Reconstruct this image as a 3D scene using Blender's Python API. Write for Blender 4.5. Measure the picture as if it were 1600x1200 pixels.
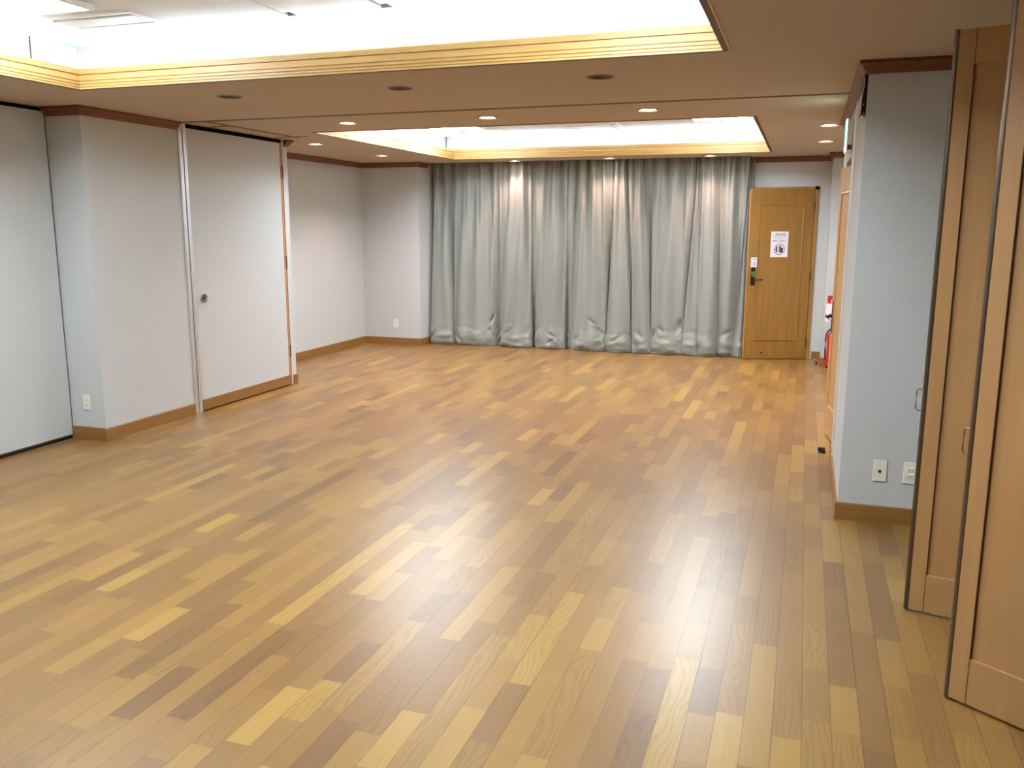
import bpy, bmesh, math, random
from mathutils import Vector, Matrix, noise
random.seed(7)
C = bpy.context.scene.collection
for o in list(bpy.data.objects): bpy.data.objects.remove(o)

# ------------------------------------------------------------------ camera
cam_data = bpy.data.cameras.new('camera'); cam = bpy.data.objects.new('camera', cam_data); C.objects.link(cam)
FPX, PITCH, YAW, ROLL, CAMH = 1342.72, .1812, .3253, -.0023, 1.6455
cam_data.sensor_width = 36; cam_data.lens = FPX * 36 / 1600; cam_data.clip_start = .05
cam.location = (0, 0, CAMH)
cam.rotation_mode = 'QUATERNION'
cam.rotation_quaternion = (Matrix.Rotation(YAW, 3, 'Z') @ Matrix.Rotation(math.pi/2 - PITCH, 3, 'X') @ Matrix.Rotation(-ROLL, 3, 'Z')).to_quaternion()
bpy.context.scene.camera = cam
# ------------------------------------------------------------------ world, exposure, light strengths
w = bpy.data.worlds.new('world'); bpy.context.scene.world = w; w.use_nodes = True
w.node_tree.nodes['Background'].inputs[0].default_value = (.6, .7, .8, 1); w.node_tree.nodes['Background'].inputs[1].default_value = .02
vs = bpy.context.scene.view_settings
vs.view_transform = 'Standard'; vs.look = 'None'; vs.gamma = 1; vs.use_curve_mapping = False; vs.exposure = 0.96
TUBE = 15.0          # fluorescent tubes hidden in the coves
PANEL = 26.0          # square fluorescent fittings in the coffers
LENS = 14.0          # lamps of the downlights
SPOT = 31.0          # watts of each downlight
COOL = (.80, .91, 1.0); WARM = (1.0, .61, .50)
H = 2.5

# ------------------------------------------------------------------ materials
def srgb(r, g, b):
    f = lambda c: c/12.92 if c <= .04045 else ((c+.055)/1.055)**2.4
    return (f(r/255), f(g/255), f(b/255), 1)
def mat(name, col, rough=.6, metal=0, bump=None, vary=None, spec=.5, sheen=0, emit=None, coat=0):
    m = bpy.data.materials.new(name); m.use_nodes = True
    nt = m.node_tree; p = nt.nodes['Principled BSDF']
    p.inputs['Base Color'].default_value = col; p.inputs['Roughness'].default_value = rough
    p.inputs['Metallic'].default_value = metal; p.inputs['Specular IOR Level'].default_value = spec
    p.inputs['Sheen Weight'].default_value = sheen; p.inputs['Coat Weight'].default_value = coat
    if emit: p.inputs['Emission Color'].default_value = (*emit[0], 1); p.inputs['Emission Strength'].default_value = emit[1]
    if bump or vary:
        tc = nt.nodes.new('ShaderNodeTexCoord')
    if vary:      # (scale xyz, amount) mottling of the base colour
        mp = nt.nodes.new('ShaderNodeMapping'); mp.inputs['Scale'].default_value = vary[0]
        n = nt.nodes.new('ShaderNodeTexNoise'); n.inputs['Scale'].default_value = 1; n.inputs['Detail'].default_value = 5
        nt.links.new(tc.outputs['Object'], mp.inputs[0]); nt.links.new(mp.outputs[0], n.inputs['Vector'])
        mr = nt.nodes.new('ShaderNodeMapRange'); mr.inputs[1].default_value = .3; mr.inputs[2].default_value = .7
        mr.inputs[3].default_value = 1-vary[1]; mr.inputs[4].default_value = 1+vary[1]
        nt.links.new(n.outputs[0], mr.inputs[0])
        mx = nt.nodes.new('ShaderNodeMix'); mx.data_type = 'RGBA'; mx.blend_type = 'MULTIPLY'; mx.inputs[0].default_value = 1
        mx.inputs[6].default_value = col
        nt.links.new(mr.outputs[0], mx.inputs[7]); nt.links.new(mx.outputs[2], p.inputs['Base Color'])
    if bump:      # (scale, strength)
        n2 = nt.nodes.new('ShaderNodeTexNoise'); n2.inputs['Scale'].default_value = bump[0]; n2.inputs['Detail'].default_value = 3
        nt.links.new(tc.outputs['Object'], n2.inputs['Vector'])
        b = nt.nodes.new('ShaderNodeBump'); b.inputs['Strength'].default_value = bump[1]; b.inputs['Distance'].default_value = .002
        nt.links.new(n2.outputs[0], b.inputs['Height']); nt.links.new(b.outputs[0], p.inputs['Normal'])
    return m
M = {}
M['fabric_wall'] = mat('fabric wall covering', srgb(198, 200, 199), .9, bump=(260, .35), vary=((90, 90, 90), .035), spec=.2)
M['ceiling'] = mat('ceiling wallpaper', srgb(192, 176, 156), .92, bump=(160, .5), vary=((60, 60, 60), .04), spec=.2)
M['coffer'] = mat('ceiling wallpaper cove lit copy', srgb(232, 236, 240), .9, bump=(160, .3), spec=.2)  # same wallpaper as the ceiling, its lit look put into a whiter colour
M['crown'] = mat('dark stained cornice wood', srgb(116, 66, 34), .45, vary=((3, 3, 60), .15))
M['baseboard'] = mat('oak skirting', srgb(144, 102, 52), .4, vary=((4, 4, 90), .12))
M['moulding'] = mat('pale yellow varnished moulding', srgb(214, 174, 106), .38, vary=((3, 3, 80), .08))
M['lip_shade'] = mat('painted shade under lip', srgb(92, 56, 34), .5)  # shade of the moulding's bottom edge, put into the colour
M['door_oak'] = mat('oak veneer door', srgb(156, 112, 48), .38, vary=((26, 26, 1.6), .14))
M['door_oak2'] = mat('light oak door face', srgb(196, 152, 96), .4, vary=((26, 26, 1.6), .08))
M['edge_oak'] = mat('orange door edge', srgb(214, 146, 84), .4)
M['closet'] = mat('closet door veneer', srgb(184, 140, 90), .42, bump=(400, .1), vary=((30, 30, 1.5), .07))
M['groove'] = mat('dark groove', srgb(70, 34, 16), .7)
M['alu'] = mat('brushed aluminium', srgb(226, 228, 232), .42, .9, vary=((40, 40, 2), .05))
M['alu_dark'] = mat('bronze anodised edge', srgb(112, 96, 82), .3, .85)
M['steel'] = mat('satin steel', srgb(180, 176, 172), .25, 1)
M['hinge'] = mat('dull hinge steel', srgb(110, 100, 92), .4, .9)
M['bronze'] = mat('dark bronze', srgb(62, 42, 30), .4, .7)
M['black'] = mat('black plastic', srgb(14, 14, 16), .4)
M['void'] = mat('unlit void', srgb(12, 11, 11), .95, spec=.1)
M['seal'] = mat('grey rubber seal', srgb(88, 84, 86), .6)
M['plate'] = mat('ivory plastic plate', srgb(232, 230, 212), .4)
M['white'] = mat('white enamel', srgb(236, 238, 240), .45)
M['paper'] = mat('white laminated paper', srgb(238, 236, 240), .35)
M['inkred'] = mat('dark red ink', srgb(150, 40, 62), .6)
M['inkgrey'] = mat('grey ink', srgb(110, 110, 125), .6)
M['inkblack'] = mat('black ink', srgb(22, 18, 26), .6)
M['red'] = mat('red enamel', srgb(200, 26, 34), .3)
M['rubber'] = mat('black rubber', srgb(22, 20, 20), .6)
M['tape'] = mat('green tape', srgb(50, 120, 60), .6)
M['cable'] = mat('off white cable', srgb(220, 212, 198), .5)
M['rail'] = mat('brown metal rail', srgb(112, 92, 74), .45, .4, vary=((9, 9, 9), .45))
M['reflector'] = mat('satin downlight reflector', srgb(120, 108, 104), .35, .8)
M['ringbrown'] = mat('downlight rim', srgb(150, 112, 88), .5)
M['tube'] = mat('lit fluorescent tube', (1, 1, 1, 1), .5, emit=(COOL, TUBE))
M['panel'] = mat('lit opal diffuser', (1, 1, 1, 1), .5, emit=(COOL, PANEL))
M['lens'] = mat('lit downlight lamp', (1, 1, 1, 1), .5, emit=((1, .88, .80), LENS))
M['exitface'] = mat('lit exit sign face', (.8, 1, .95, 1), .5, emit=((.72, 1, .94), 4.0))
M['exitgreen'] = mat('green pictogram', srgb(0, 140, 70), .5, emit=((0, .55, .22), 1.0))

def curtain_mat():
    m = mat('grey satin curtain', srgb(144, 147, 140), .40, spec=.45, sheen=.25)
    nt = m.node_tree; p = nt.nodes['Principled BSDF']
    tc = nt.nodes.new('ShaderNodeTexCoord'); mp = nt.nodes.new('ShaderNodeMapping'); mp.inputs['Scale'].default_value = (600, 600, 600)
    n = nt.nodes.new('ShaderNodeTexNoise'); n.inputs['Scale'].default_value = 1; n.inputs['Detail'].default_value = 2
    b = nt.nodes.new('ShaderNodeBump'); b.inputs['Strength'].default_value = .25; b.inputs['Distance'].default_value = .001
    nt.links.new(tc.outputs['Object'], mp.inputs[0]); nt.links.new(mp.outputs[0], n.inputs['Vector']); nt.links.new(n.outputs[0], b.inputs['Height']); nt.links.new(b.outputs[0], p.inputs['Normal'])
    return m
M['curtain'] = curtain_mat()

def floor_mat():
    m = bpy.data.materials.new('oak strip parquet'); m.use_nodes = True
    nt = m.node_tree; N = nt.nodes; L = nt.links; p = N['Principled BSDF']
    def math_(op, a, b=None, c=None):
        n = N.new('ShaderNodeMath'); n.operation = op
        for i, v in enumerate((a, b, c)):
            if v is None: continue
            if isinstance(v, (int, float)): n.inputs[i].default_value = v
            else: L.new(v, n.inputs[i])
        return n.outputs[0]
    geo = N.new('ShaderNodeNewGeometry'); sep = N.new('ShaderNodeSeparateXYZ'); L.new(geo.outputs['Position'], sep.inputs[0])
    X, Y = sep.outputs[0], sep.outputs[1]
    W = .0935
    xs = math_('DIVIDE', math_('ADD', X, 20.02), W); row = math_('FLOOR', xs)
    wn = N.new('ShaderNodeTexWhiteNoise'); wn.noise_dimensions = '1D'; L.new(row, wn.inputs['W'])
    sepc = N.new('ShaderNodeSeparateColor'); L.new(wn.outputs['Color'], sepc.inputs[0])
    length = math_('MULTIPLY_ADD', sepc.outputs[0], .16, .40)
    ys = math_('DIVIDE', math_('ADD', Y, math_('MULTIPLY_ADD', sepc.outputs[1], 3.0, 20.0)), length)
    # wobble the cell length so that strips differ
    yw = math_('ADD', ys, math_('MULTIPLY', math_('SINE', math_('MULTIPLY', ys, 2.1)), .32))
    cell = math_('FLOOR', yw)
    comb = N.new('ShaderNodeCombineXYZ'); L.new(row, comb.inputs[0]); L.new(cell, comb.inputs[1])
    wc = N.new('ShaderNodeTexWhiteNoise'); wc.noise_dimensions = '2D'; L.new(comb.outputs[0], wc.inputs['Vector'])
    cs = N.new('ShaderNodeSeparateColor'); L.new(wc.outputs['Color'], cs.inputs[0])
    ramp = N.new('ShaderNodeValToRGB'); cr = ramp.color_ramp
    cols = [(0, srgb(122, 88, 50)), (.10, srgb(134, 98, 53)), (.30, srgb(140, 103, 55)), (.60, srgb(148, 110, 57)), (.85, srgb(154, 116, 58)), (.95, srgb(163, 126, 61)), (1, srgb(172, 135, 66))]
    cr.elements[0].position = 0; cr.elements[0].color = cols[0][1]; cr.elements[1].position = 1; cr.elements[1].color = cols[-1][1]
    for pos, c in cols[1:-1]: e = cr.elements.new(pos); e.color = c
    L.new(cs.outputs[0], ramp.inputs[0])
    # grain along Y, shifted per strip
    off = N.new('ShaderNodeCombineXYZ'); L.new(math_('MULTIPLY', cs.outputs[1], 37.0), off.inputs[0]); L.new(math_('MULTIPLY', cs.outputs[2], 23.0), off.inputs[1])
    va = N.new('ShaderNodeVectorMath'); va.operation = 'ADD'; L.new(geo.outputs['Position'], va.inputs[0]); L.new(off.outputs[0], va.inputs[1])
    mp = N.new('ShaderNodeMapping'); mp.inputs['Scale'].default_value = (150, 3.2, 1); L.new(va.outputs[0], mp.inputs[0])
    g = N.new('ShaderNodeTexNoise'); g.inputs['Scale'].default_value = 1; g.inputs['Detail'].default_value = 4; g.inputs['Roughness'].default_value = .6; L.new(mp.outputs[0], g.inputs['Vector'])
    mp2 = N.new('ShaderNodeMapping'); mp2.inputs['Scale'].default_value = (9, 2.4, 1); L.new(va.outputs[0], mp2.inputs[0])
    wv = N.new('ShaderNodeTexNoise'); wv.inputs['Scale'].default_value = 1; wv.inputs['Detail'].default_value = 1.5; L.new(mp2.outputs[0], wv.inputs['Vector'])
    phase = math_('MULTIPLY_ADD', X, 260.0, math_('MULTIPLY', wv.outputs[0], 42.0))     # cathedral figure
    flag = math_('GREATER_THAN', cs.outputs[2], .62)
    figure = math_('MULTIPLY', math_('MULTIPLY', math_('POWER', math_('MULTIPLY_ADD', math_('SINE', phase), .5, .5), 3.0), flag), .17)
    v = math_('SUBTRACT', math_('MULTIPLY_ADD', g.outputs[0], .48, .77), figure)
    # joints
    fx = math_('FRACT', xs); dx = math_('MULTIPLY', math_('MINIMUM', fx, math_('SUBTRACT', 1.0, fx)), W)
    fy = math_('FRACT', yw); dy = math_('MULTIPLY', math_('MINIMUM', fy, math_('SUBTRACT', 1.0, fy)), .45)
    jx = math_('LESS_THAN', dx, math_('MULTIPLY_ADD', sepc.outputs[2], .0016, .0003)); jy = math_('LESS_THAN', dy, .0009)
    joint = math_('MAXIMUM', jx, math_('MULTIPLY', jy, .6))
    v2 = math_('MULTIPLY', v, math_('MULTIPLY_ADD', joint, -.5, 1.0))
    # large soft patches of wear
    pn = N.new('ShaderNodeTexNoise'); pn.inputs['Scale'].default_value = .9; pn.inputs['Detail'].default_value = 3; L.new(geo.outputs['Position'], pn.inputs['Vector'])
    v3 = math_('MULTIPLY', v2, math_('MULTIPLY_ADD', pn.outputs[0], .24, .88))
    mx = N.new('ShaderNodeMix'); mx.data_type = 'RGBA'; mx.blend_type = 'MULTIPLY'; mx.inputs[0].default_value = 1
    L.new(ramp.outputs[0], mx.inputs[6]); L.new(v3, mx.inputs[7]); L.new(mx.outputs[2], p.inputs['Base Color'])
    p.inputs['Specular IOR Level'].default_value = .8
    L.new(math_('ADD', math_('MULTIPLY', pn.outputs[0], .04), math_('MULTIPLY_ADD', g.outputs[0], .16, .235)), p.inputs['Roughness'])
    hgt = math_('ADD', math_('MULTIPLY', g.outputs[0], .5), math_('ADD', math_('MULTIPLY', joint, -1.4), math_('MULTIPLY', figure, -1.3)))
    # every strip lies a hair tilted
    tilt = math_('MULTIPLY', math_('MULTIPLY', math_('SUBTRACT', cs.outputs[1], .5), fx), 1.6)
    b = N.new('ShaderNodeBump'); b.inputs['Strength'].default_value = .55; b.inputs['Distance'].default_value = .0009
    L.new(math_('ADD', hgt, tilt), b.inputs['Height']); L.new(b.outputs[0], p.inputs['Normal'])
    return m
M['floor'] = floor_mat()

# ------------------------------------------------------------------ mesh helpers
def link(name, bm, m, parent=None, smooth=False, bevel=0):
    me = bpy.data.meshes.new(name)
    bmesh.ops.recalc_face_normals(bm, faces=bm.faces[:])
    bm.to_mesh(me); bm.free()
    o = bpy.data.objects.new(name, me); C.objects.link(o)
    for mm in (m if isinstance(m, (list, tuple)) else [m]): me.materials.append(M[mm])
    if smooth:
        for f in me.polygons: f.use_smooth = True
        me.set_sharp_from_angle(angle=math.radians(35))
    if bevel:
        b = o.modifiers.new('bevel', 'BEVEL'); b.width = bevel; b.segments = 2; b.limit_method = 'ANGLE'
    if parent: o.parent = parent
    return o
def box(bm, x0, x1, y0, y1, z0, z1, mi=0):
    v = [bm.verts.new(p) for p in ((x0,y0,z0),(x1,y0,z0),(x1,y1,z0),(x0,y1,z0),(x0,y0,z1),(x1,y0,z1),(x1,y1,z1),(x0,y1,z1))]
    for f in ((0,3,2,1),(4,5,6,7),(0,1,5,4),(1,2,6,5),(2,3,7,6),(3,0,4,7)):
        bm.faces.new([v[i] for i in f]).material_index = mi
    return bm
def boxes(lst):
    bm = bmesh.new()
    for b in lst: box(bm, *b)
    return bm
def quad(bm, *pts):
    return bm.faces.new([bm.verts.new(p) for p in pts])
def sweep(bm, path, prof, side=1, closed=False, mi=0):
    """profile (offset, z) along a plan polyline; positive offset goes to the right of travel when side=1"""
    n = len(path); P = [Vector(p) for p in path]; rings = []
    for i in range(n):
        if closed: a, b, c = P[i-1], P[i], P[(i+1) % n]
        else: a, b, c = P[max(i-1,0)], P[i], P[min(i+1,n-1)]
        d1 = (b-a).normalized() if (b-a).length > 1e-9 else (c-b).normalized()
        d2 = (c-b).normalized() if (c-b).length > 1e-9 else d1
        n1 = Vector((d1.y, -d1.x))*side; n2 = Vector((d2.y, -d2.x))*side
        m = (n1+n2); m = m/(m.dot(n1)) if m.dot(n1) > 1e-6 else n1
        rings.append([bm.verts.new((b.x+m.x*o, b.y+m.y*o, z)) for o, z in prof])
    k = len(prof)
    for i in range(n if closed else n-1):
        r, s = rings[i], rings[(i+1) % n]
        for j in range(k):
            bm.faces.new([r[j], s[j], s[(j+1) % k], r[(j+1) % k]]).material_index = mi
    if not closed:
        bm.faces.new(rings[0]).material_index = mi; bm.faces.new(rings[-1][::-1]).material_index = mi
    return bm
def lathe(bm, prof, seg=32, cx=0, cy=0, mi=0):
    rings = [[bm.verts.new((cx+r*math.cos(2*math.pi*i/seg), cy+r*math.sin(2*math.pi*i/seg), z)) for i in range(seg)] for r, z in prof]
    for a, b in zip(rings, rings[1:]):
        for i in range(seg): bm.faces.new([a[i], a[(i+1)%seg], b[(i+1)%seg], b[i]]).material_index = mi
    return rings
def tube(bm, pts, r, seg=10, cap=True):
    P = [Vector(p) for p in pts]; rings = []
    for i, p in enumerate(P):
        d = (P[min(i+1,len(P)-1)]-P[max(i-1,0)]).normalized()
        u = d.cross(Vector((0,0,1))); u = u.normalized() if u.length > 1e-3 else Vector((1,0,0))
        v = d.cross(u).normalized()
        rings.append([bm.verts.new(p + u*r*math.cos(2*math.pi*k/seg) + v*r*math.sin(2*math.pi*k/seg)) for k in range(seg)])
    for a, b in zip(rings, rings[1:]):
        for k in range(seg): bm.faces.new([a[k], a[(k+1)%seg], b[(k+1)%seg], b[k]])
    if cap: bm.faces.new(rings[0][::-1]); bm.faces.new(rings[-1])
    return bm
def thing(name, label=None, cat=None, loc=(0,0,0), rz=0, group=None, structure=False):
    o = bpy.data.objects.new(name, None); C.objects.link(o); o.location = loc; o.rotation_euler = (0,0,rz); o.empty_display_size = .1
    return tag(o, label, cat, group, structure)
def tag(o, label=None, cat=None, group=None, structure=False):
    if label: o['label'] = label
    if cat: o['category'] = cat
    if group: o['group'] = group
    if structure: o['kind'] = 'structure'
    return o
def struct(name, bm, m, label=None, cat=None, **k):
    o = link(name, bm, m, **k); return tag(o, label, cat, structure=True)
def dup(root, loc, label=None):
    r = root.copy(); C.objects.link(r); r.location = loc
    if label: r['label'] = label
    for ch in root.children:
        c = ch.copy(); C.objects.link(c); c.parent = r
    return r

# ------------------------------------------------------------------ plan of the room
NEARY = -2.6
A = -5.05        # face of the left column, storage door and post
AR = -5.37       # movable partition plane
B = -5.90; YP = 10.92; CL = -5.03; YF = 11.42
R = .26; RC = 5.07; RW = 1.38; RE = .85
T1 = (-4.443, -.426, 1.13, 4.542); T2 = (-4.382, -.436, 7.211, 10.601)
ZT = 2.8; CV = .2

# floor
bm = bmesh.new(); box(bm, -6.1, 1.6, NEARY-.1, 12.1, -.05, 0)
struct('floor', bm, 'floor', 'glossy oak strip parquet floor of mixed tan boards', 'floor')

# walls
struct('wall_left', boxes([(-5.6, A, 5.14, 6.175, 0, H), (-5.7, -5.6, 5.2, 7.8, 0, H), (-6.0, A, 7.715, 7.80, 0, H),
    (-6.0, B, 7.8, YP, 0, H), (-6.0, CL, YP, 11.6, 0, H), (-5.6, -5.5, NEARY, 5.14, 0, H+.1)]),
    'fabric_wall', 'pale grey fabric covered left wall with projecting columns', 'wall')
DX0, DX1, DZ = -.70, .085, 2.125
struct('wall_back', boxes([(CL, DX0, YF, YF+.12, 0, H), (DX1, R, YF, YF+.12, 0, H), (DX0, DX1, YF, YF+.12, DZ, H),
    (R-.01, 1.0, YP, 11.6, 0, H)]), 'fabric_wall', 'pale grey fabric covered far wall around the oak door', 'wall')
OY0, OY1, OZ = 6.45, 7.31, 2.13
struct('wall_right', boxes([(R, R+.22, RC+.1, OY0, 0, H), (R, R+.22, OY1, 7.85, 0, H), (R, R+.22, OY0, OY1, OZ, H), (R+.22, RE, 7.75, 7.85, 0, H),
    (RE, RE+.1, 7.75, YP, 0, H), (R, 1.6, RC, RC+.1, 0, H), (RW, RW+.1, NEARY, RC, 0, H)]),
    'fabric_wall', 'pale grey fabric covered right wall with a projecting corner', 'wall')
struct('wall_front', boxes([(-5.7, 1.6, NEARY-.1, NEARY, 0, H)]), 'fabric_wall', 'fabric covered wall behind the viewpoint', 'wall')
# corridors behind the two door openings
struct('wall_corridor', boxes([(DX0-.1, DX1+.1, 12.0, 12.1, 0, H), (DX0-.1, DX0, YF+.12, 12.0, 0, H), (DX1, DX1+.1, YF+.12, 12.0, 0, H), (DX0-.1, DX1+.1, YF+.12, 12.1, DZ+.1, DZ+.15)]),
    'fabric_wall', 'dim corridor wall behind the far oak door', 'wall')
struct('wall_passage', boxes([(.75, .8, 6.3, 7.5, 0, H), (R+.22, .8, 6.25, 6.3, 0, H), (R+.22, .8, 7.5, 7.55, 0, H), (R+.22, .8, 6.25, 7.55, OZ+.1, OZ+.15)]),
    'fabric_wall', 'dim passage wall behind the right oak door', 'wall')

# ceiling with the two coffer openings, downlight holes and curtain slot
ON = [(-3.718, 6.675), (-2.464, 6.68), (-1.172, 6.62), (.128, 8.05), (.128, 9.52), (-4.98, 8.24), (-5.0, 9.8), (-3.715, 11.10), (-2.432, 11.06), (-1.167, 10.99)]
OFF = [(-3.728, 5.104), (-2.476, 5.125), (-1.187, 5.106)]
DR = .074
def ceiling():
    bm = bmesh.new(); sq = .09
    holes = [T1, T2, (CL, DX0-.005, 11.20, YF)] + [(x-sq, x+sq, y-sq, y+sq) for x, y in ON+OFF]
    xs = sorted({-6.0, 1.5} | {h[0] for h in holes} | {h[1] for h in holes}); ys = sorted({NEARY-.1, 11.55} | {h[2] for h in holes} | {h[3] for h in holes})
    for i in range(len(xs)-1):
        for j in range(len(ys)-1):
            cx, cy = (xs[i]+xs[i+1])/2, (ys[j]+ys[j+1])/2
            if any(h[0] < cx < h[1] and h[2] < cy < h[3] for h in holes): continue
            quad(bm, (xs[i],ys[j],H), (xs[i],ys[j+1],H), (xs[i+1],ys[j+1],H), (xs[i+1],ys[j],H))
    for x, y in ON+OFF:
        n = 32; ci, so = [], []
        for k in range(n):
            a = 2*math.pi*k/n; c, s = math.cos(a), math.sin(a); q = sq/max(abs(c), abs(s))
            ci.append(bm.verts.new((x+DR*c, y+DR*s, H))); so.append(bm.verts.new((x+q*c, y+q*s, H)))
        for k in range(n): bm.faces.new([ci[k], so[k], so[(k+1)%n], ci[(k+1)%n]])
    # slab sides of the curtain slot
    box(bm, CL, DX0, 11.19, 11.20, H+.001, H+.14); box(bm, CL, DX0, 11.19, YF+.1, H+.13, H+.14)
    bmesh.ops.remove_doubles(bm, verts=bm.verts[:], dist=1e-5)
    return bm
struct('ceiling', ceiling(), 'ceiling', 'beige textured ceiling around two lit coffers', 'ceiling')

def coffer(name, T, label):
    x0, x1, y0, y1 = T; a, b, c, d = x0-CV, x1+CV, y0-CV, y1+CV
    bm = bmesh.new(); z0 = H+.012
    # trough ring
    for r in ((a, x0, c, d), (x1, b, c, d), (x0, x1, c, y0), (x0, x1, y1, d)): quad(bm, (r[0],r[2],z0), (r[1],r[2],z0), (r[1],r[3],z0), (r[0],r[3],z0))
    box(bm, a-.02, a, c-.02, d+.02, z0, ZT+.02); box(bm, b, b+.02, c-.02, d+.02, z0, ZT+.02)
    box(bm, a, b, c-.02, c, z0, ZT+.02); box(bm, a, b, d, d+.02, z0, ZT+.02); box(bm, a, b, c, d, ZT, ZT+.02)
    return struct(name, bm, 'coffer', label, 'ceiling recess')
coffer('ceiling_coffer', T1, 'large white near ceiling coffer glowing from hidden tubes')
coffer('ceiling_coffer', T2, 'white far ceiling coffer glowing from hidden tubes')
LIP = [(-.022, H+.125), (-.022, H-.004), (.014, H-.004), (.014, H+.005), (.004, H+.007), (.004, H+.009), (.012, H+.011), (.012, H+.021), (.000, H+.023), (.000, H+.026), (.009, H+.029), (.009, H+.040),
       (-.006, H+.042), (-.006, H+.047), (.003, H+.050), (.003, H+.081), (-.008, H+.082), (-.008, H+.087), (.005, H+.089), (.005, H+.117), (-.002, H+.125)]
def lip(name, T, label):
    x0, x1, y0, y1 = T; bm = bmesh.new()
    sweep(bm, [(x0,y0),(x0,y1),(x1,y1),(x1,y0)], LIP, 1, True)
    o = struct(name, bm, 'moulding', label, 'moulding')
    b2 = bmesh.new(); sweep(b2, [(x0,y0),(x0,y1),(x1,y1),(x1,y0)], [(-.012, H-.006), (.016, H-.006), (.016, H-.0042), (-.012, H-.0042)], 1, True)
    link('lip_shade_strip', b2, 'lip_shade', o)  # dark strip painted in for the shadowed underside of the moulding
    return o
lip('trim_1', T1, 'ribbed pale yellow wood moulding around the near ceiling coffer')
lip('trim_2', T2, 'ribbed pale yellow wood moulding around the far ceiling coffer')

# fluorescent tubes in the coves
def tube_lamp(x0, y0, x1, y1, label, group):
    t = thing('fluorescent_tube', label, 'light', ((x0+x1)/2, (y0+y1)/2, 2.514), 0, group)
    d = Vector((x1-x0, y1-y0, 0)); L_ = d.length; d.normalize(); hx, hy = d.x*L_/2, d.y*L_/2
    b = bmesh.new(); tube(b, [(-hx*.97, -hy*.97, .088), (hx*.97, hy*.97, .088)], .016, 12); link('glass_tube', b, 'tube', t, smooth=True)
    b = bmesh.new(); nx, ny = -d.y*.025, d.x*.025
    pts = [(-hx-nx, -hy-ny), (-hx+nx, -hy+ny), (hx+nx, hy+ny), (hx-nx, hy-ny)]
    lo = [b.verts.new((*p, 0)) for p in pts]; hi = [b.verts.new((*p, .045)) for p in pts]
    b.faces.new(lo); b.faces.new(hi)
    for i in range(4): b.faces.new([lo[i], lo[(i+1)%4], hi[(i+1)%4], hi[i]])
    for s in (-1, 1):
        cx, cy = s*hx*.985, s*hy*.985
        box(b, cx-.014, cx+.014, cy-.014, cy+.014, .04, .108)
    link('batten', b, 'white', t)
    return t
for T, which in ((T1, 'near'), (T2, 'far')):
    x0, x1, y0, y1 = T; g = CV/2
    n = 3
    for i in range(n):
        a = x0+.05+(x1-x0-.1)*i/n; b = x0+.05+(x1-x0-.1)*(i+1)/n
        pos = ('left', 'middle', 'right')[i]
        tube_lamp(a+.03, y1+g, b-.03, y1+g, 'lit white tube at the %s of the %s coffer far cove' % (pos, which), '%s coffer tubes' % which)
        tube_lamp(a+.03, y0-g, b-.03, y0-g, 'lit white tube at the %s of the %s coffer front cove' % (pos, which), '%s coffer tubes' % which)
    for i in range(2):
        a = y0+.3+(y1-y0-.6)*i/2; b = y0+.3+(y1-y0-.6)*(i+1)/2
        pos = ('front', 'rear')[i]
        tube_lamp(x0-g, a+.04, x0-g, b-.04, 'lit white tube at the %s of the %s coffer left cove' % (pos, which), '%s coffer tubes' % which)
        tube_lamp(x1+g, a+.04, x1+g, b-.04, 'lit white tube at the %s of the %s coffer right cove' % (pos, which), '%s coffer tubes' % which)

# vertical wall joint in the coffers' left side
struct('trim_3', boxes([(T1[0]-CV, T1[0]-CV+.004, 4.372, 4.380, H+.10, ZT)]), 'seal', 'thin dark joint line in the near coffer wall', 'joint')
struct('trim_4', boxes([(T2[0]-CV+.02, T2[0]-CV+.026, 10.79, 10.798, H+.10, ZT)]), 'seal', 'thin dark joint line in the far coffer wall', 'joint')

# fittings in the coffers
def light_panel(x, y, label):
    t = thing('ceiling_light_panel', label, 'light', (x, y, ZT), 0, 'square lights in the coffers')
    b = bmesh.new(); s = .31
    for q in ((-s, s, -s, -s+.02), (-s, s, s-.02, s), (-s, -s+.02, -s+.02, s-.02), (s-.02, s, -s+.02, s-.02)): box(b, *q, -.03, -.0005)
    link('frame', b, 'white', t)
    b = bmesh.new(); box(b, -s+.02, s-.02, -s+.02, s-.02, -.026, -.001); link('diffuser', b, 'panel', t)
def cassette(x, y, label):
    t = thing('air_conditioner', label, 'air conditioner', (x, y, ZT), 0, 'air conditioners in the coffers')
    b = bmesh.new(); s = .345
    for q in ((-s, s, -s, -s+.03), (-s, s, s-.03, s), (-s, -s+.03, -s+.03, s-.03), (s-.03, s, -s+.03, s-.03)): box(b, *q, -.03, -.0005)
    link('outer_frame', b, 'white', t, bevel=.004)
    b = bmesh.new(); box(b, -s+.03, s-.03, -s+.03, s-.03, -.006, -.001); link('outlet_slot', b, 'void', t)
    for q in ((-s+.035, -s+.075, -.25, .25), (s-.075, s-.035, -.25, .25)):
        b = bmesh.new(); box(b, q[0], q[1], q[2], q[3], -.026, -.016); link('louver', b, 'white', t)
    b = bmesh.new(); box(b, -.255, .255, -s+.042, s-.042, -.034, -.008); link('intake_grille', b, 'white', t, bevel=.006)
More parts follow.
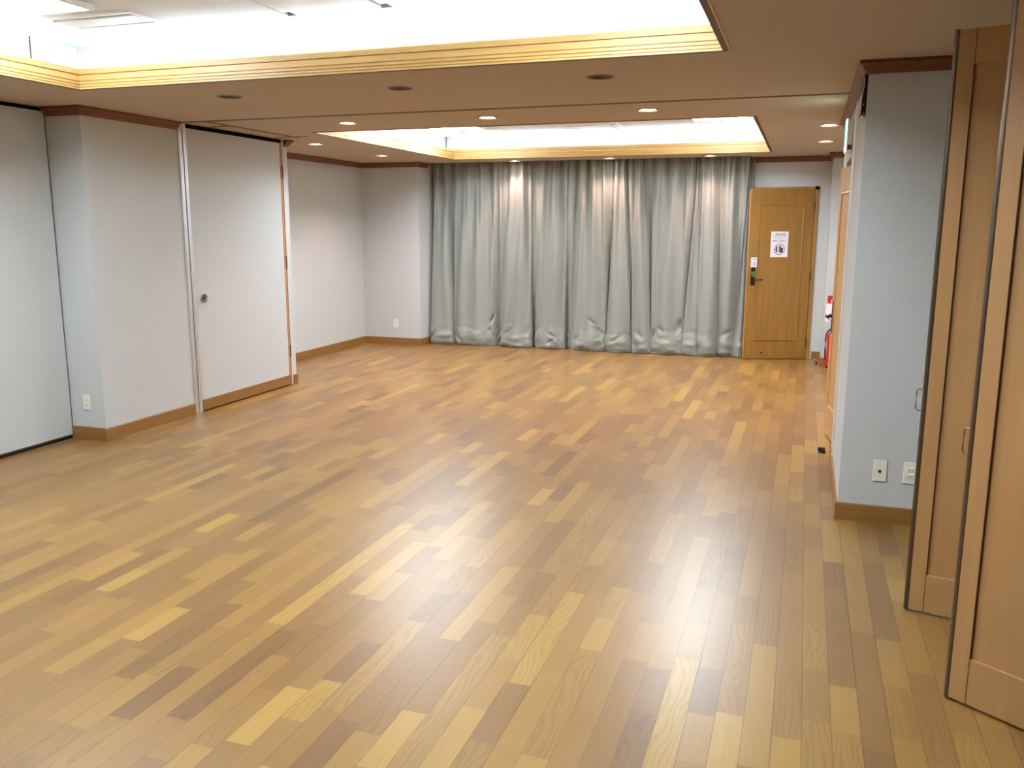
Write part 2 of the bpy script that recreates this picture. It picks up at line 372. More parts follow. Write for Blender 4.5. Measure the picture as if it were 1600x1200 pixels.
def slot_vent(x, y, label):
    t = thing('slot_diffuser', label, 'air vent', (x, y, ZT), 0, 'slot diffusers in the coffers')
    b = bmesh.new(); w_, d_ = .30, .135
    for q in ((-w_, w_, -d_, -d_+.03), (-w_, w_, d_-.03, d_), (-w_, -w_+.025, -d_+.03, d_-.03), (w_-.025, w_, -d_+.03, d_-.03)): box(b, *q, -.012, -.0005)
    link('frame', b, 'white', t)
    b = bmesh.new(); box(b, -w_+.025, w_-.025, -d_+.03, d_-.03, -.004, -.001); link('slot', b, 'void', t)
    b = bmesh.new(); box(b, -w_+.027, w_-.027, -d_+.062, d_-.062, -.014, -.005); link('blade', b, 'white', t)
for T, which, dy in ((T1, 'near', 0), (T2, 'far', 5.98)):
    light_panel(-3.97, 3.58+dy, 'square white fluorescent light left in the %s coffer' % which)
    light_panel(-.93, 3.58+dy, 'square white fluorescent light right in the %s coffer' % which)
    cassette(-2.43, 4.0+(dy if dy == 0 else 6.14), 'square white air conditioner in the middle of the %s coffer' % which)
    slot_vent(-3.865, 4.17+dy, 'white two-slot air vent on the left of the %s coffer' % which)
    slot_vent(-.95, 4.17+dy, 'white two-slot air vent on the right of the %s coffer' % which)
light_panel(-3.97, 8.25, 'square white fluorescent light front left in the far coffer')
light_panel(-.93, 8.25, 'square white fluorescent light front right in the far coffer')
light_panel(-3.97, 2.1, 'square white fluorescent light front left in the near coffer')
light_panel(-.93, 2.1, 'square white fluorescent light front right in the near coffer')

# ------------------------------------------------------------------ downlights
def downlight(x, y, lit, label):
    t = thing('downlight', label, 'light', (x, y, H), 0, 'lit recessed downlights' if lit else 'unlit recessed downlights')
    b = bmesh.new(); lathe(b, [(DR-.004, -.001), (DR-.004, -.004), (DR+.008, -.004), (DR+.010, -.0005), (DR-.004, -.0005)]); link('rim', b, 'ringbrown', t, smooth=True)
    b = bmesh.new(); r = lathe(b, [(DR-.002, .0), (.052, .05), (.046, .10), (.046, .14)]); b.faces.new(r[-1][::-1]); link('reflector', b, 'reflector' if lit else 'reflector', t, smooth=True)
    b = bmesh.new(); zl = .006 if lit else .085; rr = DR-.003 if lit else .042
    r = lathe(b, [(.002, zl-.006), (rr*.6, zl-.004), (rr, zl), (rr, zl+.006)]); b.faces.new(r[0]); b.faces.new(r[-1][::-1]); link('lamp', b, 'lens' if lit else 'seal', t, smooth=True)
    return t
lit_labels = ['lit round downlight, leftmost of three between the rail and the far coffer', 'lit round downlight, middle of three between the rail and the far coffer',
 'lit round downlight, rightmost of three between the rail and the far coffer', 'lit round downlight right of the far coffer, the nearer one', 'lit round downlight right of the far coffer, the farther one',
 'lit round downlight left of the far coffer, the nearer one', 'lit round downlight left of the far coffer, the farther one',
 'lit round downlight over the left part of the curtain', 'lit round downlight over the middle of the curtain', 'lit round downlight over the right part of the curtain']
first = None
for (x, y), lb in zip(ON, lit_labels):
    if first is None: first = downlight(x, y, True, lb)
    else: dup(first, (x, y, H), lb)
    ld = bpy.data.lights.new('downlight_beam', 'SPOT'); ld.energy = SPOT; ld.color = WARM; ld.spot_size = math.radians(118); ld.spot_blend = .75; ld.shadow_soft_size = .045
    lo = bpy.data.objects.new('downlight_beam', ld); C.objects.link(lo); lo.location = (x, y, H-.008)
first = None
for (x, y), lb in zip(OFF, ['unlit dark downlight, leftmost of three before the ceiling rail', 'unlit dark downlight, middle of three before the ceiling rail', 'unlit dark downlight, rightmost of three before the ceiling rail']):
    if first is None: first = downlight(x, y, False, lb)
    else: dup(first, (x, y, H), lb)
bm = bmesh.new(); r = lathe(bm, [(.001, -.004), (.05, -.004), (.056, -.0005)]); o = link('ceiling_sensor', bm, 'seal' if 0 else 'ceiling', smooth=True); o.location = (-4.97, 9.02, H)
tag(o, 'faint flat beige disc between two lit downlights left of the far coffer', 'sensor')

# ------------------------------------------------------------------ ceiling rails
def rail(pts, wd=.050):
    bm = bmesh.new()
    for (x0, y0, x1, y1) in pts:
        if abs(x1-x0) > abs(y1-y0):
            box(bm, x0, x1, y0-wd/2, y0-wd*.16, H-.003, H-.0003); box(bm, x0, x1, y0+wd*.16, y0+wd/2, H-.003, H-.0003); box(bm, x0, x1, y0-wd*.16, y0+wd*.16, H-.0012, H-.0004, 1)
        else:
            box(bm, x0-wd/2, x0-wd*.16, y0, y1, H-.003, H-.0003); box(bm, x0+wd*.16, x0+wd/2, y0, y1, H-.003, H-.0003); box(bm, x0-wd*.16, x0+wd*.16, y0, y1, H-.0012, H-.0004, 1)
    return bm
o = link('ceiling_rail', rail([(A, 6.205, R, 6.205)]), ['rail', 'bronze']); tag(o, 'long brown metal partition rail crossing the ceiling', 'rail')
o = link('ceiling_rail', rail([(-4.79, 6.225, -4.79, 7.62)], .04), ['rail', 'bronze']); tag(o, 'short brown ceiling rail running along in front of the storage door', 'rail')
o = link('ceiling_rail', rail([(A+.03, 6.56, -4.812, 6.56)], .034), ['rail', 'bronze']); tag(o, 'nearer brown cross rail joining the storage door ceiling rail', 'rail')
o = link('ceiling_rail', rail([(A+.05, 7.53, -4.812, 7.53), (-4.768, 7.53, -4.63, 7.53)], .034), ['rail', 'bronze']); tag(o, 'farther brown cross rail at the end of the storage door ceiling rail', 'rail')

# ------------------------------------------------------------------ crowns and baseboards
CR = [(0, 2.435), (.010, 2.435), (.016, 2.446), (.024, 2.452), (.034, 2.472), (.046, 2.480), (.050, 2.484), (.050, 2.4995), (0, 2.4995)]
BB = [(0, .0005), (.013, .0005), (.013, .094), (.009, .100), (0, .100)]
def trim(name, paths, prof, m, label, cat):
    bm = bmesh.new()
    for p in paths: sweep(bm, p, prof, 1)
    return struct(name, bm, m, label, cat)
leftA = [(AR+.003, 5.14), (A, 5.14), (A, 6.168)]
post = [(A, 7.74), (A, 7.80), (B, 7.80), (B, YP), (CL, YP), (CL, 11.19)]
right = [(RE, 7.85), (R, 7.85), (R, RC), (RW, RC), (RW, NEARY)]
right_b1 = [(RE, 7.85), (R, 7.85), (R, OY1+.03)]; right_b2 = [(R, OY0-.04), (R, RC), (RW, RC), (RW, NEARY)]
back_c = [(DX0+.02, YF), (R-.01, YF), (R-.01, YP), (RE, YP), (RE, 7.85)]
back_b = [(DX1+.06, YF), (R-.01, YF), (R-.01, YP), (RE, YP), (RE, 7.85)]
trim('trim_5', [leftA], CR, 'crown', 'dark wood cornice around the left column', 'cornice')
trim('trim_6', [post], CR, 'crown', 'dark wood cornice along the far left walls', 'cornice')
trim('trim_7', [right], CR, 'crown', 'dark wood cornice on the right wall corner', 'cornice')
trim('trim_8', [back_c], CR, 'crown', 'dark wood cornice above the far oak door', 'cornice')
trim('baseboard_left', [leftA, post[:-1] + [(CL, 11.3)]], BB, 'baseboard', 'oak skirting board along the left walls', 'skirting board')
trim('baseboard_right', [right_b1, right_b2], BB, 'baseboard', 'oak skirting board along the right walls', 'skirting board')
trim('baseboard_back', [back_b], BB, 'baseboard', 'oak skirting board beside the far oak door', 'skirting board')

# ------------------------------------------------------------------ movable partition on the left
t = thing('movable_partition', 'pale grey fabric movable partition at the far left edge', 'partition', (AR, 1.3, 0))
t_y0, t_y1 = NEARY-1.3+.02, 5.125-1.3
bm = boxes([(-.08, 0, t_y0, t_y1, .03, 2.47)]); link('panel', bm, 'fabric_wall', t)
bm = boxes([(-.06, -.012, t_y0, t_y1, .001, .03)]); link('floor_seal', bm, 'rubber', t)
bm = boxes([(-.004, .003, t_y0, t_y1, .024, .034)]); link('bottom_edge', bm, 'alu_dark', t)
bm = boxes([(-.07, -.02, t_y0, t_y1, 2.47, 2.499)]); link('top_track', bm, 'void', t)
bm = boxes([(-.01, -.004, t_y1, t_y1+.012, .03, 2.47)]); link('side_seal', bm, 'alu_dark', t)

# aluminium receiver posts on the left at the rail
def receiver(name, y, x, s, label):
    bm = bmesh.new()
    prof = [(0, -.022), (.012, -.022), (.016, -.016), (.016, -.003), (.011, 0), (.016, .003), (.016, .016), (.012, .022), (0, .022)]
    pts = [(x+s*a, y+b) for a, b in prof]
    lo = [bm.verts.new((*p, .001)) for p in pts]; hi = [bm.verts.new((*p, 2.498)) for p in pts]
    bm.faces.new(lo); bm.faces.new(hi)
    for i in range(len(pts)): bm.faces.new([lo[i], lo[(i+1)%len(pts)], hi[(i+1)%len(pts)], hi[i]])
    return struct(name, bm, 'alu', label, 'trim')
receiver('trim_9', 6.192, A-.002, 1, 'shiny aluminium upright at the edge of the left column')
receiver('trim_10', 6.245, A-.002, 1, 'shiny aluminium upright at the edge of the storage door')
struct('trim_11', boxes([(A-.05, A-.004, 6.17, 6.262, .001, 2.498)]), 'void', 'dark gap between two aluminium uprights', 'gap')
receiver('trim_12', 6.13, R+.010, -1, 'pale aluminium upright on the right wall')

# ------------------------------------------------------------------ storage door on the left (fabric faced)
d3 = thing('door_3', 'tall grey fabric storage door with round steel pull', 'door', (A, 7.69, 0), structure=True)
y0, y1 = 6.268-7.69, -.018
link('door_leaf', boxes([(-.045, 0, y0, y1, .012, 2.462)]), 'fabric_wall', d3)
link('kick_board', boxes([(0, .013, y0+.002, y1, .014, .108)]), 'baseboard', d3)
link('hinge_stile', boxes([(-.045, .006, y1, y1+.016, .012, 2.462)]), 'edge_oak', d3)
link('leaf_edge', boxes([(-.002, .004, y0-.004, y0+.004, .012, 2.462)]), 'edge_oak', d3)
link('top_gap', boxes([(-.2, -.01, y0, .02, 2.464, 2.498)]), 'void', d3)
link('threshold_gap', boxes([(-.2, -.03, y0, .02, .0005, .006)]), 'void', d3)
for z in (2.178, 1.278, .36):
    b = bmesh.new(); box(b, -.001, .004, -.018, .022, z-.062, z+.062); tube(b, [(.008, .006, z-.064), (.008, .006, z+.064)], .0075, 12)
    link('hinge', b, 'hinge', d3, smooth=True)
b = bmesh.new()
rg = lathe(b, [(.012, .004), (.022, .005), (.031, .016), (.036, .016), (.038, .010), (.038, 0)], 28)
b.faces.new(rg[0]); bmesh.ops.rotate(b, verts=b.verts[:], cent=(0,0,0), matrix=Matrix.Rotation(math.pi/2, 3, 'Y'))
bmesh.ops.translate(b, verts=b.verts[:], vec=(0, 6.378-7.69, 1.012))
kn = link('ring_pull', b, 'steel', d3, smooth=True)
b = bmesh.new(); rg = lathe(b, [(.014, .0), (.014, .012), (.010, .016)], 20); b.faces.new(rg[-1]); bmesh.ops.rotate(b, verts=b.verts[:], cent=(0,0,0), matrix=Matrix.Rotation(math.pi/2, 3, 'Y'))
bmesh.ops.translate(b, verts=b.verts[:], vec=(0, 6.378-7.69, 1.012)); link('lock_cylinder', b, 'bronze', kn, smooth=True)

# ------------------------------------------------------------------ framed panel door
def panel_leaf(name, wd, ht, th, m, parent, z0=.008, mx=.115, ztop=.185, zbot=.24):
    """front face at y=0 looking towards -y, x 0..wd"""
    bm = bmesh.new(); box(bm, 0, wd, 0, th, z0, ht)
    o = link(name, bm, m, parent)
    x0, x1, za, zb = mx, wd-mx, zbot, ht-ztop
    b = bmesh.new()
    prof = [(0, .0), (0, -.007), (.006, -.010), (.012, -.007), (.018, -.002), (.018, .0)]
    # picture-frame bead built in the xz plane
    P = [(x0,za),(x0,zb),(x1,zb),(x1,za)]; rings = []
    for i, (px, pz) in enumerate(P):
        sx = 1 if px == x0 else -1; sz = 1 if pz == za else -1
        rings.append([b.verts.new((px+sx*q, d, pz+sz*q)) for q, d in prof])
    for i in range(4):
        r, s = rings[i], rings[(i+1)%4]
        for j in range(len(prof)-1): b.faces.new([r[j], s[j], s[j+1], r[j+1]])
    link('panel_bead', b, m, o)
    return o
d1 = thing('door_1', 'oak door with white notices standing ajar beside the curtain', 'door', (DX1-.012, YF, 0), structure=True)
casing = [(DX0, YF), (DX1, YF)]
bm = boxes([(DX1-DX1+.012-.012+.0, .045, -.018, .10, .0005, DZ+.012), ((DX0-DX1), .045, -.018, .10, DZ-.022, DZ+.012), (DX0-DX1-.03, DX0-DX1+.012, -.018, .10, .0005, DZ+.012)])
link('door_frame', bm, 'door_oak', d1)
TH = math.radians(20); LW = .785
leaf = panel_leaf('door_leaf', LW, 2.105, .038, 'door_oak', d1)
leaf.location = (-LW*math.cos(TH)-.006, -LW*math.sin(TH)-.022, 0); leaf.rotation_euler = (0, 0, TH)
link('leaf_edge', boxes([(-.0015, .0, .0005, .0375, .009, 2.104)]), 'edge_oak', leaf)
b = boxes([(.045, .098, -.006, 0, .93, 1.155)]); link('handle_plate', b, 'bronze', leaf, bevel=.003)
b = bmesh.new(); tube(b, [(.072, 0, 1.00), (.072, -.045, 1.00)], .010, 12); tube(b, [(.072, -.042, 1.00), (.10, -.047, 1.00), (.185, -.045, 1.002)], .0085, 12); link('lever_handle', b, 'bronze', leaf, smooth=True)
b = bmesh.new(); rg = lathe(b, [(.013, 0), (.013, .008), (.009, .010)], 16); b.faces.new(rg[-1]); bmesh.ops.rotate(b, verts=b.verts[:], cent=(0,0,0), matrix=Matrix.Rotation(math.pi/2, 3, 'X')); bmesh.ops.translate(b, verts=b.verts[:], vec=(.076, -.006, 1.045)); link('lock_cylinder', b, 'steel', leaf, smooth=True)
link('green_tape', boxes([(.042, .102, -.0085, -.006, 1.062, 1.104)]), 'tape', leaf)
b = bmesh.new(); tube(b, [(.23, 0, .083), (.23, -.012, .083)], .012, 14); link('door_catch', b, 'bronze', leaf, smooth=True)
for z in (1.90, 1.05, .22):
    b = bmesh.new(); tube(b, [(LW+.003, -.010, z-.05), (LW+.003, -.010, z+.05)], .008, 10); link('hinge', b, 'hinge', leaf, smooth=True)

def text_mesh(s, size, x, z, y, m, parent, name='lettering', align='CENTER', shift=True):
    cu = bpy.data.curves.new(name, 'FONT'); cu.body = s; cu.size = size; cu.align_x = align; cu.align_y = 'CENTER'; cu.extrude = .0003; cu.resolution_u = 2
    to = bpy.data.objects.new('t', cu); C.objects.link(to); bpy.context.view_layer.update()
    me = bpy.data.meshes.new_from_object(to.evaluated_get(bpy.context.evaluated_depsgraph_get()))
    bpy.data.objects.remove(to)
    me.transform(Matrix.Rotation(math.pi/2, 4, 'X')); me.transform(Matrix.Translation((x, y, z)))
    me.materials.clear(); me.materials.append(M[m])
    o = bpy.data.objects.new(name, me); C.objects.link(o); o.parent = parent; return o
def disc(b, cx, cz, r, y, n=28):
    b.faces.new([b.verts.new((cx+r*math.cos(2*math.pi*i/n), y, cz+r*math.sin(2*math.pi*i/n))) for i in range(n)])
def ring(b, cx, cz, r0, r1, y, n=36, th=.0006):
    R0 = [[b.verts.new((cx+r*math.cos(2*math.pi*i/n), yy, cz+r*math.sin(2*math.pi*i/n))) for i in range(n)] for r, yy in ((r0, y), (r0, y-th), (r1, y-th), (r1, y))]
    for k in range(4):
        a, c = R0[k], R0[(k+1)%4]
        for i in range(n): b.faces.new([a[i], a[(i+1)%n], c[(i+1)%n], c[i]])
def leaf_world(x, z, y=0):      # a point of the leaf in world space
    base = Vector((d1.location.x+leaf.location.x, d1.location.y+leaf.location.y, 0))
    v = Matrix.Rotation(TH, 3, 'Z') @ Vector((x, y, z)); return base+v
s1 = thing('door_notice', 'large white notice with a red prohibition circle on the far oak door', 'sign', leaf_world(.382, 1.436, -.0015), TH)
link('paper', boxes([(-.108, .108, -.001, .001, -.157, .157)]), 'paper', s1, bevel=.0008)
text_mesh('開放厳禁', .034, .008, .118, -.0014, 'inkred', s1)
text_mesh('扉を開けたままにしないで', .0145, -.004, .086, -.0014, 'inkgrey', s1)
text_mesh('ください', .0145, -.012, .068, -.0014, 'inkgrey', s1)
text_mesh('厳重にお願い', .026, -.010, .040, -.0014, 'inkred', s1)
b = bmesh.new(); ring(b, .002, -.060, .060, .067, -.0012); link('prohibition_ring', b, 'inkred', s1)
b = boxes([(-.006, .022, -.0018, -.0012, -.100, -.016)]); link('grey_shape', b, 'inkgrey', s1)
for q in ((.022, .046, -.0018, -.0012, -.100, -.040), (-.040, -.024, -.0018, -.0012, -.098, -.022), (-.056, -.040, -.0018, -.0012, -.066, -.054)): link('black_shape', boxes([q]), 'inkblack', s1)
s2 = thing('door_notice', 'small white notice above the lever handle of the far oak door', 'sign', leaf_world(.082, 1.215, -.0015), TH)
link('paper', boxes([(-.043, .043, -.001, .001, -.060, .060)]), 'paper', s2, bevel=.0008)
text_mesh('開放厳禁', .0135, 0, .038, -.0014, 'inkred', s2)
b = bmesh.new(); ring(b, 0, -.022, .022, .0245, -.0012); link('prohibition_ring', b, 'inkred', s2)
link('black_shape', boxes([(-.002, .006, -.0018, -.0012, -.038, -.006)]), 'inkblack', s2)

# ------------------------------------------------------------------ right oak door, ajar in its recess
d2 = thing('door_2', 'light oak door slightly open in the right wall', 'door', (R, OY0, 0), structure=True)
link('door_frame', boxes([(.045, .215, .0, .03, .0005, OZ-.0), (.045, .215, OY1-OY0-.03, OY1-OY0, .0005, OZ), (.045, .215, .03, OY1-OY0-.03, OZ-.03, OZ)]), 'door_oak2', d2)
leaf2 = panel_leaf('door_leaf', .80, 2.09, .038, 'door_oak2', d2, mx=.11)
# local x runs from the handle edge to the hinge, front face towards the room
ang = math.radians(8.2)
hx, hy = .34-R, 6.485-OY0
leaf2.rotation_euler = (0, 0, math.atan2(-math.cos(ang), math.sin(ang)))
leaf2.location = (hx-.8*math.sin(ang), hy+.8*math.cos(ang), 0)
link('leaf_edge', boxes([(-.0015, .0, .0005, .0375, .009, 2.089)]), 'edge_oak', leaf2)
link('handle_plate', boxes([(.035, .085, -.006, 0, .82, 1.08)]), 'bronze', leaf2, bevel=.003)
b = bmesh.new(); tube(b, [(.06, 0, .955), (.06, -.052, .955)], .011, 12); tube(b, [(.06, -.05, .955), (.09, -.054, .955), (.17, -.052, .957)], .010, 12); link('lever_handle', b, 'bronze', leaf2, smooth=True)

# door stops on the floor
def stop(x, y, m, label):
    t = thing('door_stop', label, 'door stop', (x, y, 0), 0, 'door stops')
    b = bmesh.new(); rg = lathe(b, [(.026, .0005), (.026, .010), (.018, .018), (.012, .03)], 20); b.faces.new(rg[0]); b.faces.new(rg[-1]); link('base', b, m, t, smooth=True)
    b = bmesh.new(); tube(b, [(-.03, 0, .026), (.02, 0, .026)], .013, 14); link('bumper', b, 'rubber', t, smooth=True)
    return t
stop(.205, 6.60, 'bronze', 'small dark door stop on the floor by the right oak door')
t = thing('door_stop', 'small steel and black door stop before the far right skirting', 'door stop', (.205, 11.0, 0), 0, 'door stops')
b = bmesh.new(); rg = lathe(b, [(.020, .0005), (.020, .006), (.008, .012), (.008, .045)], 20); b.faces.new(rg[0]); b.faces.new(rg[-1]); link('base', b, 'bronze', t, smooth=True)
b = bmesh.new(); tube(b, [(-.045, 0, .062), (.005, 0, .045)], .013, 14); link('bumper', b, 'steel', t, smooth=True)

# ------------------------------------------------------------------ exit sign
t = thing('exit_sign', 'slim lit exit sign box above the right oak door', 'sign', (R, 6.46, 2.27))
link('housing', boxes([(-.042, -.0005, -.03, .17, -.115, .098)]), 'white', t, bevel=.003)
link('mount', boxes([(-.034, -.006, -.034, -.030, -.105, -.075)]), 'alu_dark', t)
link('lit_face', boxes([(-.047, -.042, -.028, .168, -.113, .096)]), 'exitface', t)
b = boxes([(-.0476, -.047, .085, .150, -.065, .055)]); link('door_pictogram', b, 'exitgreen', t)
b = bmesh.new()     # running figure
def bar(b, y0_, z0_, y1_, z1_, r): tube(b, [(-.0478+r*.1, y0_*.62-.03, z0_*.7), (-.0478+r*.1, y1_*.62-.03, z1_*.7)], r*.6, 8)
bar(b, .13, .075, .131, .076, .018); bar(b, .135, .05, .12, -.01, .014); bar(b, .12, -.01, .15, -.05, .010); bar(b, .15, -.05, .135, -.09, .009); bar(b, .12, -.01, .09, -.045, .010); bar(b, .09, -.045, .05, -.045, .009); bar(b, .135, .045, .17, .02, .008); bar(b, .135, .045, .09, .03, .008)
link('running_figure', b, 'exitgreen', t, smooth=True)

# slim black device on the corner with its cable
t = thing('wall_bracket', 'slim black device high on the right wall corner', 'bracket', (R, 5.15, 2.335))
link('body', boxes([(-.026, -.0005, -.055, .055, -.085, .103)]), 'black', t, bevel=.004)
link('end_cap', boxes([(-.028, -.0005, -.05, .05, -.103, -.085)]), 'seal', t, bevel=.004)
b = bmesh.new(); tube(b, [(-.014, -.02, -.103), (-.014, -.02, -.116)], .009, 12); link('socket', b, 'white', t, smooth=True)
link('indicator', boxes([(-.019, -.013, -.057, -.055, -.052, -.045)]), 'white', t)
cp = [(.190, 5.10, 2.498), (.205, 5.10, 2.492), (.224, 5.085, 2.47), (.236, 5.075, 2.43), (.240, 5.07, 2.38), (.234, 5.075, 2.33), (.232, 5.085, 2.28), (.236, 5.092, 2.262)]
fine = []
for i in range(len(cp)-1):
    p0 = Vector(cp[max(i-1,0)]); p1 = Vector(cp[i]); p2 = Vector(cp[i+1]); p3 = Vector(cp[min(i+2,len(cp)-1)])
    for k in range(6):
        u = k/6; fine.append(.5*((2*p1)+(-p0+p2)*u+(2*p0-5*p1+4*p2-p3)*u*u+(-p0+3*p1-3*p2+p3)*u**3))
fine.append(Vector(cp[-1]))
b = bmesh.new(); tube(b, fine, .0028, 8); o = link('cable', b, 'cable', smooth=True); tag(o, 'thin white cable looping from the ceiling to the black corner device', 'cable')

# ------------------------------------------------------------------ wall plates
def plate(name, loc, rz, label, kind):
    """face towards -y"""
    t = thing(name, label, 'wall plate' if kind == 'hole' else 'power outlet', loc, rz, 'ivory wall plates')
    link('cover_plate', boxes([(-.036, .036, -.008, -.0005, -.061, .061)]), 'plate', t, bevel=.003)
    if kind == 'hole':
        b = bmesh.new(); rg = lathe(b, [(.0125, .0078), (.0125, .0095), (.009, .0095)], 18); bmesh.ops.rotate(b, verts=b.verts[:], cent=(0,0,0), matrix=Matrix.Rotation(math.pi/2, 3, 'X')); link('grommet', b, 'plate', t, smooth=True)
        b = bmesh.new(); tube(b, [(0, -.0070, -.003), (0, -.0098, -.003)], .008, 16); link('hole', b, 'black', t, smooth=True)
    else:
        for z in (.018, -.018):
            s = link('socket', boxes([(-.018, .018, -.0105, -.007, z-.014, z+.014)]), 'plate', t, bevel=.002)
            link('slot', boxes([(-.0095, -.0065, -.0112, -.0100, z-.006, z+.006)]), 'black', s); link('slot', boxes([(.0065, .0095, -.0112, -.0100, z-.005, z+.005)]), 'black', s)
    return t
plate('power_outlet', (-5.213, 5.14, .297), 0, 'ivory power outlet on the left column beside the partition', 'outlet')
plate('power_outlet', (-5.41, YP, .302), 0, 'ivory power outlet on the far left pier beside the curtain', 'outlet')
plate('cable_plate', (.468, RC, .304), 0, 'ivory wall plate with a single black hole on the right corner', 'hole')
plate('power_outlet', (.625, RC, .304), 0, 'ivory power outlet half hidden behind the closet door', 'outlet')

# ------------------------------------------------------------------ fire extinguisher and its signs
t = thing('fire_extinguisher', 'red fire extinguisher with black hose behind the right oak door', 'fire extinguisher', (.375, 10.80, 0))
b = bmesh.new(); rg = lathe(b, [(.055, .001), (.068, .012), (.070, .04), (.070, .36), (.062, .40), (.035, .432), (.022, .44)], 30); b.faces.new(rg[0]); b.faces.new(rg[-1]); link('cylinder', b, 'red', t, smooth=True)
b = bmesh.new(); rg = lathe(b, [(.071, .001), (.071, .018)], 30); b.faces.new(rg[0]); link('base_ring', b, 'rubber', t, smooth=True)
b = bmesh.new(); tube(b, [(0,0,.438), (0,0,.475)], .018, 12); tube(b, [(0,0,.475), (.05,-.05,.50)], .007, 8); tube(b, [(0,0,.462), (.06,-.05,.466)], .006, 8); link('valve', b, 'black', t, smooth=True)
b = bmesh.new(); hp = [(-.01, -.01, .465), (-.05, -.02, .455), (-.078, -.02, .41), (-.088, -.02, .33), (-.086, -.02, .22), (-.080, -.02, .10)]
tube(b, hp, .009, 10); link('hose', b, 'rubber', t, smooth=True)
t = thing('wall_sign', 'red topped sign on the far right pier', 'sign', (.345, YP, .80))
link('board', boxes([(-.06, .06, -.003, -.0005, -.045, .045)]), 'red', t)
b = bmesh.new(); ring(b, .0, -.02, .012, .02, -.003); link('white_mark', b, 'paper', t)
t = thing('wall_sign', 'white notice with a red circle under the red sign', 'sign', (.345, YP, .64))
link('board', boxes([(-.072, .072, -.003, -.0005, -.105, .105)]), 'paper', t)
b = bmesh.new(); ring(b, -.01, -.055, .028, .036, -.003); link('prohibition_ring', b, 'inkred', t)
link('dark_mark', boxes([(-.03, -.008, -.0037, -.003, -.03, -.012)]), 'inkblack', t)

# ------------------------------------------------------------------ closet doors at the right
def closet_door(x, y, ang, wd, label):
    t = thing('closet_door', label, 'door', (x, y, 0), -math.radians(ang), 'open closet doors')
    ht, th, st = 2.397, .036, .078
    # local x along the door, front towards -y
    link('stile', boxes([(.018, .018+st-.018, 0, th, .012, ht)]), 'closet', t, bevel=.0015)
    link('top_rail', boxes([(st+.0015, wd, .0008, th-.001, ht-.13, ht)]), 'closet', t, bevel=.0015)
    link('bottom_rail', boxes([(st+.0015, wd, .0008, th-.001, .012, .18)]), 'closet', t, bevel=.0015)
    link('stile', boxes([(wd-.075, wd, .0004, th, .181, ht-.131)]), 'closet', t, bevel=.0015)
    link('panel', boxes([(st, wd-.07, .010, th-.01, .178, ht-.128)]), 'closet', t)
    link('shadow_groove', boxes([(st-.0005, st+.002, .002, th-.002, .0125, ht-.001)]), 'groove', t)
    b = bmesh.new()
    prof = [(.018, -.0012), (.018, .037), (.006, .037), (.0, .031), (.0015, .020), (.004, .018), (.0015, .016), (.0, .005), (.006, -.001), (.012, -.0018)]
    lo = [b.verts.new((*p, .008)) for p in prof]; hi = [b.verts.new((*p, ht+.002)) for p in prof]
    b.faces.new(lo); b.faces.new(hi)
    for i in range(len(prof)): b.faces.new([lo[i], lo[(i+1)%len(prof)], hi[(i+1)%len(prof)], hi[i]])
    link('edge_strip', b, 'alu_dark', t)
    hpts = [(.001, .018, .978), (-.016, .018, .980), (-.022, .018, .974), (-.024, .018, .965), (-.024, .018, .903), (-.022, .018, .894), (-.016, .018, .888), (.001, .018, .890)]
    b = bmesh.new(); tube(b, hpts, .0028, 10); link('pull_handle', b, 'steel', t, smooth=True)
    for z in (.3, 1.2, 2.1):
        b = bmesh.new(); tube(b, [(wd+.004, .0, z-.05), (wd+.004, .0, z+.05)], .007, 10); link('hinge', b, 'hinge', t, smooth=True)
    return t
closet_door(.497, 3.881, 15, .90, 'open oak closet door, the farther one, partly hidden by its neighbour')
closet_door(.556, 3.152, 35, .99, 'open oak closet door, the nearer one at the right edge of the picture')

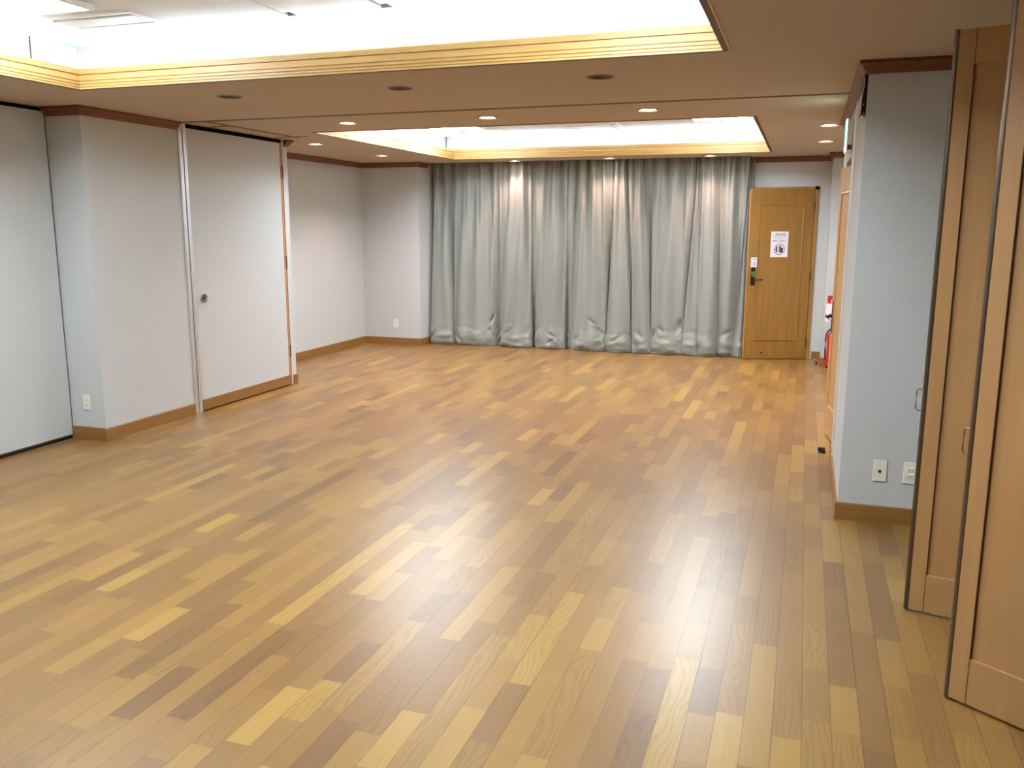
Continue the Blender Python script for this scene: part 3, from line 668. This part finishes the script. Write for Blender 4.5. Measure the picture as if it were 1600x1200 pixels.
# ------------------------------------------------------------------ curtain
CB = [-5.0, -4.66, -4.02, -3.52, -3.06, -2.46, -2.13, -1.87, -1.46, -1.25, -1.00, -.82, -.66]
def curtain():
    NX, NZ = 1300, 150; zt = 2.52
    rnd = random.Random(3)
    lobes = list(zip(CB, CB[1:])); x_lo, x_hi = CB[0], CB[-1]
    lean = [0] + [rnd.uniform(-.13, .13) for _ in CB[1:-1]] + [0]
    # pinch pleats at the heading, closer together on the right
    pl = [x_lo]
    while pl[-1] < x_hi: pl.append(pl[-1] + (rnd.uniform(.15, .19) if pl[-1] < -1.35 else rnd.uniform(.07, .095)))
    pl[-1] = x_hi
    ph = [(rnd.uniform(.8, 1.2), rnd.uniform(.0, 1)) for _ in range(200)]
    dents = [(rnd.uniform(-4.9, -.75), rnd.uniform(.05, .42), rnd.uniform(.03, .07), rnd.uniform(-1, 1)) for _ in range(46)]
    verts = []
    for j in range(NZ+1):
        z = zt*(j/NZ)**1.15 if j else 0
        z = max(z, .004); h = z/zt
        bl = [CB[i] + lean[i]*h*1.0 for i in range(len(CB))]
        low = (1-h)
        aL = .070 + .150*low**.9
        pass
        for i in range(NX+1):
            x = x_lo + (x_hi-x_lo)*i/NX
            k = 0
            while k < len(bl)-2 and x > bl[k+1]: k += 1
            t = min(max((x-bl[k])/(bl[k+1]-bl[k]), 0), 1); wdt = bl[k+1]-bl[k]
            t = t**(.72+.7*ph[k+70][1]); s = math.sin(math.pi*t)
            amp = aL*ph[k][0]*min(1, wdt/.30)
            lobe = amp*(s**1.05)
            under = .085*low*math.sin(2*math.pi*t)*min(1, wdt/.35)*-1
            # sub folds that run from the heading down and fade
            n2 = max(2, round((CB[k+1]-CB[k])/.16)); sub = .044*(.5+.5*h)*math.sin(2*math.pi*(n2*t+ph[k+30][1]+.25*math.sin(3*h+k)))
            sub += .010*math.sin(2*math.pi*((n2*2+1)*t+ph[k+50][1]+.3*h))*h
            # heading pleats
            q = 0
            while q < len(pl)-2 and x > pl[q+1]: q += 1
            tp = (x-pl[q])/(pl[q+1]-pl[q])
            wp = max(0, (h-.45)/.55)**1.2
            pleat = (.046 if x < -1.35 else .040)*wp*(abs(math.sin(math.pi*tp))**.6) * (1 if q % 2 else .75)
            nz = noise.noise(Vector((x*3.1, z*.55, 1.7)))*.028*low + noise.noise(Vector((x*9, z*1.4, 5.1)))*.010
            # crumpled lower end resting on the floor
            cz = max(0, 1-z/.42)
            cr = cz*(.030*noise.noise(Vector((x*11, z*14, 9.3))) + .018*abs(noise.noise(Vector((x*22, z*17, 2.1)))))
            for dx_, dz_, rr, sg in dents:
                if abs(x-dx_) < .14 and abs(z-dz_) < .16:
                    u_ = (x-dx_) + sg*(z-dz_)*.7; v_ = (z-dz_)
                    cr -= .034*math.exp(-(u_/(rr*.42))**2-(v_/rr)**2)
            belly = .030*math.exp(-((z-.13)/.10)**2)*s
            y = 11.375 - lobe*(1-.5*wp) - sub*.8 - pleat - nz - cr - belly
            if z < .05: y += (.05-z)*.5*s
            y = min(y, 11.412)
            verts.append((x+under, y, z))
    faces = []
    for j in range(NZ):
        for i in range(NX):
            a = j*(NX+1)+i; faces.append((a, a+1, a+NX+2, a+NX+1))
    me = bpy.data.meshes.new('curtain'); me.from_pydata(verts, [], faces)
    for f in me.polygons: f.use_smooth = True
    me.materials.append(M['curtain']); o = bpy.data.objects.new('curtain', me); C.objects.link(o)
    md = o.modifiers.new('thick', 'SOLIDIFY'); md.thickness = .002; md.offset = 0
    return o
o = curtain(); tag(o, 'floor length grey satin curtain drawn in folds across the far wall', 'curtain')
b = boxes([(CL+.01, DX0-.01, 11.30, 11.34, 2.60, 2.628)]); o = link('curtain_rail', b, 'white'); tag(o, 'curtain rail hidden in the ceiling slot above the grey curtain', 'rail')
